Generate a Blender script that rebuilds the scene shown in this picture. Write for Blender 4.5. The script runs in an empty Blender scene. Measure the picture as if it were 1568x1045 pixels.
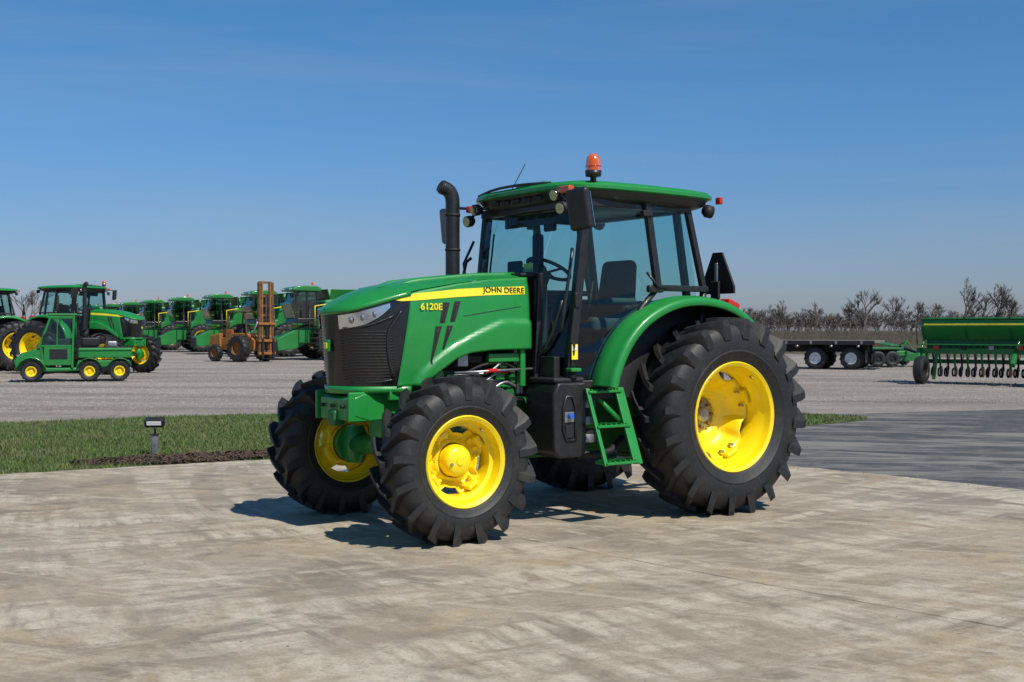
import bpy, math, random
import numpy as np
from mathutils import Vector, Matrix
random.seed(7); np.random.seed(7)
R_=math.radians
sc=bpy.context.scene
sc.view_settings.view_transform='Standard'; sc.view_settings.look='None'; sc.view_settings.exposure=0

# ------------------------------------------------------------ materials
def new_mat(name):
    m=bpy.data.materials.new(name); m.use_nodes=True
    nt=m.node_tree; b=nt.nodes['Principled BSDF']
    return m,nt,b
def coords(nt,scale=(1,1,1),rot=(0,0,0),obj=True):
    tc=nt.nodes.new('ShaderNodeTexCoord'); mp=nt.nodes.new('ShaderNodeMapping')
    mp.inputs['Scale'].default_value=scale
    if rot!=(0,0,0):   # rotate first, then stretch
        m0=nt.nodes.new('ShaderNodeMapping'); m0.inputs['Rotation'].default_value=rot
        nt.links.new(tc.outputs['Object'],m0.inputs['Vector']); nt.links.new(m0.outputs['Vector'],mp.inputs['Vector'])
    else: nt.links.new(tc.outputs['Object'],mp.inputs['Vector'])
    return mp.outputs['Vector']
def polar(nt,cx,cy,kr,ka):
    """vector (radius*kr, angle*ka) about a turning centre on the ground, for curved tyre marks"""
    tc=nt.nodes.new('ShaderNodeTexCoord'); s=nt.nodes.new('ShaderNodeSeparateXYZ'); nt.links.new(tc.outputs['Object'],s.inputs[0])
    def ma(op,a,b_=None):
        n=nt.nodes.new('ShaderNodeMath'); n.operation=op
        for i,q in enumerate((a,b_)):
            if q is None: continue
            if isinstance(q,(int,float)): n.inputs[i].default_value=q
            else: nt.links.new(q,n.inputs[i])
        return n.outputs[0]
    dx=ma('SUBTRACT',s.outputs['X'],cx); dy=ma('SUBTRACT',s.outputs['Y'],cy)
    r=ma('SQRT',ma('ADD',ma('MULTIPLY',dx,dx),ma('MULTIPLY',dy,dy))); a=ma('ARCTAN2',dx,dy)
    cb=nt.nodes.new('ShaderNodeCombineXYZ'); nt.links.new(ma('MULTIPLY',r,kr),cb.inputs[0]); nt.links.new(ma('MULTIPLY',a,ka),cb.inputs[1])
    return cb.outputs[0]
def noise(nt,vec,scale,detail=4,rough=.55,dist=0):
    n=nt.nodes.new('ShaderNodeTexNoise'); n.inputs['Scale'].default_value=scale
    n.inputs['Detail'].default_value=detail; n.inputs['Roughness'].default_value=rough
    n.inputs['Distortion'].default_value=dist
    nt.links.new(vec,n.inputs['Vector']); return n.outputs['Fac']
def ramp(nt,fac,stops):
    r=nt.nodes.new('ShaderNodeValToRGB'); e=r.color_ramp.elements
    while len(e)<len(stops): e.new(.5)
    for i,(p,c) in enumerate(stops):
        e[i].position=p; e[i].color=(c[0],c[1],c[2],1) if len(c)==3 else c
    nt.links.new(fac,r.inputs['Fac']); return r.outputs['Color']
def g3(v): return (v,v,v)
def mask(nt,f,a,b_,k): return ramp(nt,f,[(a,g3(0)),(b_,g3(k))])
def mix(nt,fac,a,b,mode='MIX'):
    m=nt.nodes.new('ShaderNodeMix'); m.data_type='RGBA'; m.blend_type=mode
    for s,v in ((0,fac),(6,a),(7,b)):
        if isinstance(v,(int,float)): m.inputs[s].default_value=v
        elif isinstance(v,tuple): m.inputs[s].default_value=(*v[:3],1)
        else: nt.links.new(v,m.inputs[s])
    return m.outputs[2]
def mulc(nt,a,b_): return mix(nt,1.0,a,b_,'MULTIPLY')
def bump(nt,b,h,strength=.3,dist=.01):
    n=nt.nodes.new('ShaderNodeBump'); n.inputs['Strength'].default_value=strength
    n.inputs['Distance'].default_value=dist
    nt.links.new(h,n.inputs['Height']); nt.links.new(n.outputs['Normal'],b.inputs['Normal'])
def paint(name,col,rough=.3,metal=0,coat=0,var=.12,nscale=6,dirt=None):
    m,nt,b=new_mat(name); v=coords(nt)
    f=noise(nt,v,nscale,5)
    lo=tuple(c*(1-var) for c in col); hi=tuple(min(1,c*(1+var)) for c in col)
    c=ramp(nt,f,[(.3,lo),(.7,hi)])
    if dirt:
        f2=noise(nt,v,14,6,.7)
        c=mix(nt,mask(nt,f2,.5,.75,dirt[1]),c,dirt[0])
    nt.links.new(c,b.inputs['Base Color'])
    rr=noise(nt,v,nscale*2.5,5,.7)
    nt.links.new(ramp(nt,rr,[(.3,g3(rough*.8)),(.7,g3(min(1,rough*1.3)))]),b.inputs['Roughness'])
    b.inputs['Metallic'].default_value=metal
    b.inputs['Coat Weight'].default_value=coat; b.inputs['Coat Roughness'].default_value=.08
    return m
GREEN=paint('green_paint',(.010,.215,.034),.38,0,.35,.07,6,((.06,.15,.06),.12))
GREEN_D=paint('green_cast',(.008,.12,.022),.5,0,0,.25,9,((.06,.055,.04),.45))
GREEN_B=paint('green_weathered',(.010,.175,.030),.42,0,.2,.15,1.5,((.10,.11,.07),.25))
YEL=paint('yellow_paint',(.90,.66,.004),.35,0,.3,.06,5,((.35,.22,.05),.22))
STRIPE=paint('yellow_decal',(.85,.70,.03),.4)
BLACK=paint('black_plastic',(.012,.012,.013),.40,0,.1,.3,20,((.05,.045,.04),.25))
BLACKM=paint('black_matte',(.010,.010,.011),.65,0,0,.3,30)
GLOSSB=paint('grille_black',(.006,.006,.007),.25,0,.3,.2,20,((.04,.038,.035),.2))
DARK=paint('interior_dark',(.02,.02,.022),.8)
SEATM=paint('seat_fabric',(.05,.05,.055),.9)
STEEL=paint('steel',(.35,.35,.36),.4,.8,0,.3,12,((.1,.07,.05),.5))
CHROME=paint('chrome',(.75,.76,.78),.12,1)
WHITE=paint('white_paint',(.7,.7,.68),.5)
RED=paint('red_lens',(.5,.015,.01),.2,0,.5)
BLUEM=paint('blue_cap',(.02,.12,.5),.4)
RUST=paint('rusty_orange',(.30,.12,.025),.65,0,0,.35,5,((.07,.035,.02),.9))
RUSTD=paint('rust_dark',(.13,.065,.03),.8,0,0,.4,6)
WOOD=paint('deck_boards',(.16,.15,.14),.8,0,0,.3,4)
AMBER,nt,b=new_mat('amber_lens')
f=noise(nt,coords(nt,(1,1,30)),3)
nt.links.new(ramp(nt,f,[(.3,(.62,.085,.004)),(.7,(.85,.17,.008))]),b.inputs['Base Color'])
b.inputs['Roughness'].default_value=.15; b.inputs['Transmission Weight'].default_value=.3; b.inputs['Coat Weight'].default_value=.6
def rubber(name,k=1):
    m,nt,b=new_mat(name); v=coords(nt)
    f=noise(nt,v,3.5,6,.65); f2=noise(nt,v,26,6,.75)
    c=ramp(nt,f,[(.35,(.009*k,.009*k,.010*k)),(.58,(.014*k,.0135*k,.0135*k)),(.8,(.040*k,.036*k,.031*k))])
    c=mix(nt,mask(nt,f2,.54,.76,.45),c,(.085*k,.074*k,.062*k))
    nt.links.new(c,b.inputs['Base Color']); b.inputs['Roughness'].default_value=.58
    bump(nt,b,f2,.4,.005); return m
TIRE=rubber('tire_rubber')
def glass(name,tint,base=.045):
    m,nt,b=new_mat(name); nt.nodes.remove(b)
    out=nt.nodes['Material Output']
    tr=nt.nodes.new('ShaderNodeBsdfTransparent'); gl=nt.nodes.new('ShaderNodeBsdfGlossy')
    v=coords(nt); f=noise(nt,v,2)
    nt.links.new(ramp(nt,f,[(.3,tint),(.7,tuple(min(1,t*1.04) for t in tint))]),tr.inputs['Color'])
    gl.inputs['Roughness'].default_value=.02
    lw=nt.nodes.new('ShaderNodeLayerWeight'); lw.inputs['Blend'].default_value=.5
    pw=nt.nodes.new('ShaderNodeMath'); pw.operation='POWER'; pw.inputs[1].default_value=5; nt.links.new(lw.outputs['Facing'],pw.inputs[0])
    mu=nt.nodes.new('ShaderNodeMath'); mu.operation='MULTIPLY_ADD'; mu.inputs[1].default_value=.9; mu.inputs[2].default_value=base; mu.use_clamp=True
    nt.links.new(pw.outputs[0],mu.inputs[0])
    mx=nt.nodes.new('ShaderNodeMixShader'); nt.links.new(mu.outputs[0],mx.inputs[0])
    nt.links.new(tr.outputs[0],mx.inputs[1]); nt.links.new(gl.outputs[0],mx.inputs[2])
    nt.links.new(mx.outputs[0],out.inputs['Surface']); return m
GLASS=glass('cab_glass',(.62,.84,.82),.05)
GLASSD=glass('dark_glass',(.30,.40,.40),.10)
LENS=glass('lamp_lens',(.9,.92,.95),.08)

# ------------------------------------------------------------ mesh helpers
class Ctx: parent=None
C=Ctx()
def begin(name,loc=(0,0,0),rotz=0,scale=1):
    e=bpy.data.objects.new(name,None); sc.collection.objects.link(e)
    e.location=loc; e.rotation_euler=(0,0,rotz); e.scale=(scale,)*3; e.empty_display_size=.3
    C.parent=e; return e
def dup(e,name,loc,rotz,scale=1,skip=()):
    n=bpy.data.objects.new(name,None); sc.collection.objects.link(n)
    n.location=loc; n.rotation_euler=(0,0,rotz); n.scale=(scale,)*3
    for ch in [o for o in bpy.data.objects if o.parent==e]:
        if any(ch.name.startswith(s) for s in skip): continue
        c=ch.copy(); sc.collection.objects.link(c); c.parent=n; c.matrix_parent_inverse=Matrix()
    return n
def add(name,me,mat,smooth=False,bev=0,solid=0,seg=2):
    o=bpy.data.objects.new(name,me); sc.collection.objects.link(o)
    if mat is not None: me.materials.append(mat)
    if C.parent: o.parent=C.parent
    if smooth and hasattr(me,'polygons'):
        for p in me.polygons: p.use_smooth=True
    if solid:
        s=o.modifiers.new('s','SOLIDIFY'); s.thickness=solid; s.offset=0
    if bev:
        b=o.modifiers.new('b','BEVEL'); b.width=bev; b.segments=seg; b.limit_method='ANGLE'; b.angle_limit=R_(35)
        for p in me.polygons: p.use_smooth=True
        w=o.modifiers.new('w','WEIGHTED_NORMAL')
    return o
def M(name,v,f,mat,**k):
    me=bpy.data.meshes.new(name); me.from_pydata([tuple(x) for x in v],[],f); me.update()
    return add(name,me,mat,**k)
def box(name,c,s,mat,bev=.01,rot=(0,0,0),taper=1.0,**k):
    x,y,z=[q/2 for q in s]; v=[]
    Rm=Matrix.Rotation(rot[2],3,'Z')@Matrix.Rotation(rot[1],3,'Y')@Matrix.Rotation(rot[0],3,'X')
    for zz in(-z,z):
        t=taper if zz>0 else 1
        for a,b_ in((-x,-y),(x,-y),(x,y),(-x,y)): v.append(Rm@Vector((a*t,b_*t,zz))+Vector(c))
    f=[(0,3,2,1),(4,5,6,7),(0,1,5,4),(1,2,6,5),(2,3,7,6),(3,0,4,7)]
    return M(name,v,f,mat,bev=min(bev,min(s)*.45),**k)
def frame(d):
    d=d.normalized(); up=Vector((0,0,1)) if abs(d.z)<.95 else Vector((1,0,0))
    a=d.cross(up).normalized(); return a,d.cross(a).normalized()
def tube(name,pts,r,mat,seg=12,caps=True,rs=None,sm=0):
    pts=[Vector(p) for p in pts]
    if sm:
        for _ in range(sm):
            q=[pts[0]]
            for i in range(len(pts)-1):
                q.append(pts[i].lerp(pts[i+1],.25)); q.append(pts[i].lerp(pts[i+1],.75))
            q.append(pts[-1]); pts=q
    n=len(pts); v=[];f=[]; pa=None
    for i,p in enumerate(pts):
        d=(pts[min(i+1,n-1)]-pts[max(i-1,0)])
        a,b_=frame(d)
        if pa is not None:
            a=(pa-d.normalized()*pa.dot(d.normalized())).normalized(); b_=d.normalized().cross(a)
        pa=a; rr=rs[i] if rs else r
        for j in range(seg):
            t=2*math.pi*j/seg; v.append(p+a*math.cos(t)*rr+b_*math.sin(t)*rr)
    for i in range(n-1):
        for j in range(seg):
            k=(j+1)%seg; f.append((i*seg+j,i*seg+k,(i+1)*seg+k,(i+1)*seg+j))
    if caps: f.append(tuple(range(seg))[::-1]); f.append(tuple((n-1)*seg+j for j in range(seg)))
    me=bpy.data.meshes.new(name); me.from_pydata(v,[],f); me.update()
    for p in me.polygons: p.use_smooth=len(p.vertices)==4
    return add(name,me,mat)
def beam(name,p0,p1,w,h,mat,bev=.008):
    p0=Vector(p0);p1=Vector(p1); a,b_=frame(p1-p0); v=[]
    for p in(p0,p1):
        for s,t in((-1,-1),(1,-1),(1,1),(-1,1)): v.append(p+a*s*w/2+b_*t*h/2)
    return M(name,v,[(3,2,1,0),(4,5,6,7),(0,1,5,4),(1,2,6,5),(2,3,7,6),(3,0,4,7)],mat,bev=bev)
def prism(name,prof,y0,y1,mat,bev=.01,**k):
    n=len(prof); v=[(x,y0,z) for x,z in prof]+[(x,y1,z) for x,z in prof]
    f=[tuple(range(n)),tuple(range(2*n-1,n-1,-1))]+[(i,i+n,(i+1)%n+n,(i+1)%n) for i in range(n)]
    o=M(name,v,f,mat,bev=bev,**k)
    import bmesh
    bm=bmesh.new(); bm.from_mesh(o.data); bmesh.ops.recalc_face_normals(bm,faces=bm.faces); bm.to_mesh(o.data); bm.free()
    return o
def grid(name,rows,mat,smooth=True,**k):
    n=len(rows[0]); v=[p for r in rows for p in r]; f=[]
    for i in range(len(rows)-1):
        for j in range(n-1): f.append((i*n+j,i*n+j+1,(i+1)*n+j+1,(i+1)*n+j))
    return M(name,v,f,mat,smooth=smooth,**k)
def lathe(name,prof,c,mat,seg=48,axis='y',side=1,solid=0,closed=False):
    v=[];f=[];n=len(prof)
    for i in range(seg):
        t=2*math.pi*i/seg; ct,st=math.cos(t),math.sin(t)
        for r,h in prof:
            if axis=='y': v.append((c[0]+r*ct,c[1]+h*side,c[2]+r*st))
            elif axis=='z': v.append((c[0]+r*ct,c[1]+r*st,c[2]+h))
            else: v.append((c[0]+h*side,c[1]+r*ct,c[2]+r*st))
    for i in range(seg):
        k=(i+1)%seg
        for j in range(n-1): f.append((i*n+j,i*n+j+1,k*n+j+1,k*n+j))
        if closed: f.append((i*n+n-1,i*n,k*n,k*n+n-1))
    o=M(name,v,f,mat,smooth=True,solid=solid)
    e=o.modifiers.new('e','EDGE_SPLIT'); e.split_angle=R_(40)
    return o
def flat(name,poly,z,mat):
    return M(name,[(x,y,z) for x,y in poly],[tuple(range(len(poly)))],mat)
def interp(x,tab):
    xs=[t[0] for t in tab]; return float(np.interp(x,xs,[t[1] for t in tab]))

# ------------------------------------------------------------ wheel
def wheel(nm,cx,cy,cz,side,R,W,rr,front=False,nlug=20,seg=72,lug=.042,simple=False):
    c=(cx,cy,cz); h=W/2; cr=R-lug
    bead=h*.74
    prof=[(rr,bead),(rr+.02,bead+.015),(rr+.05,h*.90),(rr+(cr-rr)*.30,h*.975),(rr+(cr-rr)*.31,h*.99),(rr+(cr-rr)*.34,h*.99),(rr+(cr-rr)*.35,h*.98),(rr+(cr-rr)*.43,h*1.0),(rr+(cr-rr)*.66,h*.975),(cr-.06,h*.90),(cr-.03,h*.78),(cr-.006,h*.5),(cr,0)]
    prof=prof+[(r,-y) for r,y in prof[-2::-1]]
    lathe(nm+'_tire',prof,c,TIRE,seg,side=side)
    v=[];f=[]
    for i in range(nlug):
        for s in(1,-1):
            p0=2*math.pi*(i+(.5 if s>0 else 0))/nlug
            st=[(0.0,-.04,0),(.3,.30,0),(.6,.6,0),(.88,.88,0),(1.0,.99,0),(1.05,1.03,1)]
            b0=len(v)
            for t,yy,e in st:
                ph=p0+(h*.95/R)*(t**1.15)
                w=(.019+.012*t) *(R/.8)**.7
                top=R-.010*t*t-(.05 if e else 0); base=cr-.02-.085*t*t-(.02 if e else 0)
                y=s*h*yy
                for rad,ww in((base,w*1.45),(top,w),(top,-w),(base,-w*1.45)):
                    a=ph+ww/R
                    v.append((cx+rad*math.cos(a),cy+y,cz+rad*math.sin(a)))
            for k in range(len(st)-1):
                for q in range(3):
                    a=b0+k*4+q; ff=(a,a+1,a+5,a+4); f.append(ff if s>0 else ff[::-1])
            f.append((b0,b0+1,b0+2,b0+3)); L=b0+4*(len(st)-1); f.append((L+3,L+2,L+1,L))
    M(nm+'_lugs',v,f,TIRE)
    rp=[(rr+.015,bead-.01),(rr+.028,bead+.012),(rr+.018,bead+.022),(rr-.006,bead+.008),(rr-.016,bead-.03),(rr-.022,bead-.06),(rr-.05,bead*.45),(rr-.055,-bead*.45),(rr-.022,-bead+.06),(rr-.012,-bead+.02),(rr+.02,-bead-.015)]
    lathe(nm+'_rim',rp,c,YEL,seg,side=side,solid=.008)
    br=rr-.057
    nn=4
    if front: yo,yi,r0,off=-.02,-.03,.13,.9
    else: yo,yi,r0,off=-.05,-.25,.14,.2
    rows=[]; N=96
    for t in [0,.12,.25,.4,.55,.7,.82,.92,1]:
        row=[]
        for j in range(N+1):
            a=2*math.pi*j/N; g=math.sin(nn*a+off)-(.15 if front else .45)
            ro=br*(1-(.20 if front else .16)*min(1,g*2.2)) if g>0 else br
            r=r0+(ro-r0)*t
            if front: y=yi+(yo-yi)*t-.05*math.sin(math.pi*min(1,t*1.1))
            else: y=yi+(yo-yi)*(t**1.4)+.02*math.sin(t*9)
            row.append((cx+r*math.cos(a),cy+y*side,cz+r*math.sin(a)))
        rows.append(row)
    grid(nm+'_disc',rows,YEL,solid=.012)
    for j in range(nn):
        a0=(2*math.pi*j+math.pi*1.5-off)/nn
        for da in(-.2,.2):
            a=a0+da; ca,sa=math.cos(a),math.sin(a); q=br-.06
            tube(nm+'_bolt',[(cx+ca*q,cy+side*(yo-.02),cz+sa*q),(cx+ca*q,cy+side*(yo+.025),cz+sa*q)],.013,STEEL if not front else YEL,6)
        ca,sa=math.cos(a0),math.sin(a0)
        p=Vector((cx+ca*(br-.025),cy+side*(yo+.02),cz+sa*(br-.025)))
        box(nm+'_bracket',p,(.035,.09,.13 if not front else .09),YEL,.008,rot=(0,-a0,0))
    ca,sa=math.cos(2.2),math.sin(2.2)
    tube(nm+'_valve',[(cx+ca*(rr-.03),cy+side*(bead-.05),cz+sa*(rr-.03)),(cx+ca*(rr-.05),cy+side*(bead-.01),cz+sa*(rr-.05))],.006,STEEL,6)
    if front:
        lathe(nm+'_hub',[(0.001,.075),(.03,.075),(.034,.068),(.085,.062),(.105,.045),(.115,.01),(.118,-.06),(.15,-.07),(.155,-.13)],c,YEL,40,side=side)
        for j in range(8):
            a=j*math.pi/4; tube(nm+'_hubbolt',[(cx+.137*math.cos(a),cy-.07*side,cz+.137*math.sin(a)),(cx+.137*math.cos(a),cy-.04*side,cz+.137*math.sin(a))],.011,YEL,6)
        tube(nm+'_plug',[(cx+.07,cy+.05*side,cz-.02),(cx+.07,cy+.075*side,cz-.02)],.012,STEEL,6)
    else:
        lathe(nm+'_hub',[(0.001,-.17),(.05,-.17),(.06,-.18),(.065,-.215),(.14,-.225),(.15,-.235),(.15,-.28)],c,STEEL if not simple else YEL,40,side=side)
        for j in range(8):
            a=j*math.pi/4; tube(nm+'_hubbolt',[(cx+.11*math.cos(a),cy-.23*side,cz+.11*math.sin(a)),(cx+.11*math.cos(a),cy-.19*side,cz+.11*math.sin(a))],.014,RUST,6)

# ------------------------------------------------------------ main tractor
TH=R_(35); O=Vector((1.203,10.766,0))
tractor=begin('farm_tractor',O,math.atan2(-math.sin(TH),-math.cos(TH)))
WB=2.58
for s in(1,-1):
    wheel('rear_wheel',0,.92*s,.80,s,.825,.46,.432,False,20)
    wheel('front_wheel',WB,.88*s,.585,s,.612,.35,.305,True,17,60,.038)
ow=[(1.60,.43),(2.0,.43),(2.4,.42),(2.66,.41),(2.76,.395),(2.85,.37),(2.95,.335),(3.04,.285),(3.10,.235),(3.14,.17),(3.165,.10),(3.18,.0)]
zs=[(1.6,1.935),(2.0,1.91),(2.3,1.87),(2.61,1.815),(2.75,1.78),(2.9,1.735),(3.05,1.69),(3.18,1.66)]
zt=[(1.6,1.975),(2.0,1.958),(2.49,1.905),(2.8,1.845),(2.94,1.80),(3.06,1.745),(3.18,1.675)]
zb=[(1.6,1.365),(1.96,1.36),(2.15,1.34),(2.26,1.30),(2.40,1.20),(2.52,1.10),(2.79,1.09)]
def sy(x,z):
    w=interp(x,ow); u=(z-1.45)/.5
    return w-(.035*max(0,u)**2.2+.02*max(0,-u)**2)*(min(1,w/.3))
def cheek(x,z):
    arc=1.10+.50*min(1,max(0,(2.62-x)/.75))**.55
    return .024*max(0,min(1,(arc-z)/.03))
for s in(1,-1):
    rows=[]
    for u in np.linspace(0,1,44):
        xn=1.6+1.10*u; a,b_=interp(xn,zb),interp(xn,zs); r=[]
        for t in np.linspace(0,1,30):
            z=a+(b_-a)*t; xe=2.665+.11*(1.775-z)/.68
            x=1.6+(xe-1.6)*u; z=min(z,interp(x,zs)) if t==1 else z
            r.append((x,s*(sy(x,z)+cheek(x,z)),z))
        rows.append(r)
    grid('hood_side',rows,GREEN,solid=.006)
rows=[]
for x in list(np.linspace(1.6,2.76,18))+list(np.linspace(2.8,3.178,16)):
    za,zc=interp(x,zs),interp(x,zt); w=sy(x,za); r=[]
    for t in np.linspace(-1,1,25):
        e=1-abs(t)**2.6
        r.append((x,w*t,za+(zc-za)*e))
    rows.append(r)
grid('hood_top',rows,GREEN)
for s in(1,-1):
    tube('hood_ridge',[(x,s*interp(x,[(1.6,.24),(2.9,.15)]),interp(x,zt)-.014-.012*(x>2.6)) for x in np.linspace(1.62,2.80,14)],.022,GREEN,10)
nx=[2.66,2.70,2.74,2.78,2.82,2.86,2.905,2.95,3.0,3.04,3.07,3.10,3.125,3.145,3.16,3.172,3.18]
def nosept(x,s,z,off=0):
    w=interp(x,ow); lean=(1.66-z)*.10
    n=Vector((.75,.66*s,0)) if w>.02 else Vector((1,0,0))
    return Vector((x-lean*(1 if x>2.85 else max(0,(x-2.66)/.19)),s*sy(x,z),z))+n*off
path=[(x,1) for x in nx]+[(x,-1) for x in nx[-2::-1]]
rows=[[nosept(x,s,1.09+(interp(x,zs)-1.09)*t,-.004) for x,s in path] for t in np.linspace(0,1,14)]
grid('grille',rows,GLOSSB)
rows=[[nosept(x,s,interp(x,zs)-.035*t+.004,.007) for x,s in path] for t in(0,.5,1)]
grid('nose_brow',rows,GREEN,solid=.01)
rows=[[nosept(x,s,1.045+.055*t,.008) for x,s in path] for t in(0,1)]
grid('nose_sill',rows,GREEN,solid=.012)
HB=[(2.82,.30),(2.9,.75),(3.0,1),(3.15,1)]
for s in(1,-1):
    hx=[2.82,2.85,2.88,2.92,2.96,3.0,3.04,3.07,3.10,3.125,3.145]
    rows=[[nosept(x,s,interp(x,zs)-.045-(.10*t)*interp(x,HB),.004) for x in hx] for t in np.linspace(0,1,5)]
    grid('headlight_reflector',rows,CHROME)
    for q in(2.94,3.02,3.09):
        p=nosept(q,s,interp(q,zs)-.09,.006); lathe('headlight_bulb',[(.001,.012),(.020,.007),(.028,-.006)],p,STEEL,16,'x')
    rows=[[nosept(x,s,interp(x,zs)-.040-(.11*t)*interp(x,HB),.014) for x in hx] for t in np.linspace(0,1,5)]
    grid('headlight_lens',rows,LENS)
    for z in np.arange(1.15,1.52,.022):
        rows=[[nosept(x,s,z+d,.0) for x in nx[4:14]] for d in(0,.006)]
        grid('grille_rib',rows,BLACKM,solid=.008)
    tube('grille_bezel',[nosept(x,s,z,.004) for x,z in((2.74,1.66),(2.80,1.58),(2.86,1.50),(2.87,1.35),(2.84,1.16))],.012,BLACK,8,sm=1)
    tube('grille_bezel',[nosept(x,s,z,.004) for x,z in((2.80,1.62),(2.95,1.56),(3.05,1.535),(3.13,1.53))],.009,BLACK,8,sm=1)
    tube('grille_bezel',[nosept(x,s,z,.004) for x,z in((2.84,1.15),(2.95,1.13),(3.12,1.13))],.009,BLACK,8,sm=1)
    ST=[(2.83,1.742,1.745),(2.74,1.73,1.768),(2.61,1.738,1.792),(2.45,1.752,1.808),(2.26,1.768,1.829),(2.0,1.785,1.846),(1.64,1.80,1.862)]
    rows=[[(x,s*(sy(x,z)+.007),z) for z in np.linspace(a,b_,4)] for x,a,b_ in ST]
    grid('hood_stripe',rows,STRIPE)
    def quad(nm,pts,mat,off=.006,n=10):
        (a,b_,c,d)=[Vector((p[0],0,p[1])) for p in pts]; rows=[]
        for t in np.linspace(0,1,n):
            l=a.lerp(d,t); r_=b_.lerp(c,t); row=[]
            for u in np.linspace(0,1,4):
                p=l.lerp(r_,u); row.append((p.x,s*(sy(p.x,p.z)+off+cheek(p.x,p.z)),p.z))
            rows.append(row)
        grid(nm,rows,mat)
    quad('hood_vent',[(2.43,1.57),(2.385,1.57),(2.335,1.725),(2.395,1.725)],BLACKM)
    quad('hood_vent',[(2.34,1.58),(2.295,1.58),(2.24,1.735),(2.295,1.735)],BLACKM)
    quad('hood_vent',[(2.512,1.26),(2.498,1.26),(2.41,1.545),(2.465,1.545)],BLACKM)
    quad('hood_vent',[(2.408,1.37),(2.392,1.37),(2.312,1.55),(2.365,1.55)],BLACKM)
    # thin raised green blades inside each vent
    for (x0,z0,x1,z1) in((2.41,1.575,2.367,1.72),(2.32,1.585,2.27,1.73),(2.505,1.27,2.44,1.54),(2.40,1.375,2.34,1.545)):
        tube('vent_blade',[(x0+(x1-x0)*t,s*(sy(x0+(x1-x0)*t,z0+(z1-z0)*t)+cheek(x0+(x1-x0)*t,z0+(z1-z0)*t)+.007),z0+(z1-z0)*t) for t in np.linspace(0,1,6)],.0035,BLACK,6)
    quad('hood_seam',[(1.68,1.70),(1.68,1.705),(2.22,1.625),(2.22,1.62)],BLACKM,.0055,4)
def text(name,s,x,z,size,mat,y,bold=.0,side=1,sx=1,tilt=0):
    cu=bpy.data.curves.new(name,'FONT'); cu.body=s; cu.size=size; cu.extrude=.001; cu.offset=bold; cu.align_x='CENTER'; cu.align_y='CENTER'
    o=bpy.data.objects.new(name,cu); sc.collection.objects.link(o); cu.materials.append(mat); o.parent=C.parent
    m=Matrix(((-1*side,0,0),(0,0,side),(0,1,0))).to_4x4()
    m.translation=Vector((x,y*side,z)); o.matrix_local=m@Matrix.Rotation(tilt,4,'X')@Matrix.Diagonal((sx,1,1,1)); return o
text('brand_lettering','JOHN DEERE',1.84,1.826,.064,BLACKM,sy(1.83,1.826)+.011,.0004,1,1.06)
text('model_lettering','6120E',2.50,1.690,.07,STRIPE,sy(2.45,1.66)+.010,.0012,1,1.1)
bp=Vector((3.165,0.02,1.40))
box('badge',bp,(.02,.085,.09),GREEN,.012); box('badge_logo',bp+Vector((.012,0,0)),(.01,.05,.045),STRIPE,.01)
prism('front_support',[(2.35,.88),(2.35,1.05),(3.0,1.05),(3.08,1.02),(3.08,.88),(2.95,.84)],-.29,.29,GREEN,.015)
box('front_weight_bracket',(3.05,0,.93),(.10,.46,.17),GREEN,.015)
for s in(1,-1): box('bracket_ear',(3.02,s*.27,.95),(.20,.03,.22),GREEN,.012)
box('tow_hitch',(3.08,0,.86),(.10,.12,.12),GREEN_D,.02)
for s in(-.16,0,.16): tube('bracket_bolt',[(3.09,s,.95),(3.125,s,.95)],.016,BLACKM,6)
box('side_step_frame',(2.55,.34,1.03),(.55,.05,.07),GREEN,.01)
box('side_step_frame',(2.55,-.34,1.03),(.55,.05,.07),GREEN,.01)
tube('front_axle',[(WB,-.62,.585),(WB,-.3,.60),(WB,-.15,.62),(WB,.15,.62),(WB,.3,.60),(WB,.62,.585)],.07,GREEN,16,rs=[.085,.075,.12,.12,.075,.085])
lathe('front_diff',[(.001,.13),(.08,.12),(.14,.06),(.15,0),(.14,-.06),(.08,-.12),(.001,-.13)],(WB,-.05,.62),GREEN,24,'x')
box('axle_pivot',(WB,0,.80),(.35,.20,.22),GREEN,.02)
for s in(1,-1):
    lathe('knuckle',[(.001,-.16),(.07,-.15),(.10,-.08),(.10,.08),(.07,.15),(.001,.16)],(WB,s*.66,.585),GREEN,24,'z')
    lathe('planetary',[(.001,-.02),(.15,-.02),(.15,.06),(.12,.12),(.001,.12)],(WB,s*.70,.585),GREEN,24,side=s)
    tube('steer_cyl',[(WB-.18,s*.1,.60),(WB-.18,s*.42,.60)],.035,GREEN_D); tube('tie_rod',[(WB-.18,s*.42,.60),(WB-.16,s*.66,.60)],.015,STEEL)
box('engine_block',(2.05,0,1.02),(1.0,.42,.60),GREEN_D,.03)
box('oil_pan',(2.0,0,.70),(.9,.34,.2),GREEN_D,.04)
box('radiator_pack',(2.52,0,1.35),(.30,.70,.5),BLACKM,.02)
box('engine_top',(2.0,0,1.45),(1.0,.5,.5),BLACKM,.03)
random.seed(3)
for i in range(26):
    x=random.uniform(1.64,2.40); z=random.uniform(.85,1.33)
    m=random.choice([GREEN_D,GREEN,BLACKM,STEEL,GREEN])
    if i%2: box('engine_part',(x,.26+random.uniform(0,.08),z),(random.uniform(.05,.14),.1,random.uniform(.04,.12)),m,.012)
    else: lathe('engine_part',[(.001,.06),(.04,.06),(.05,.04),(.05,-.05)],(x,.30,z),m,16)
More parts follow.
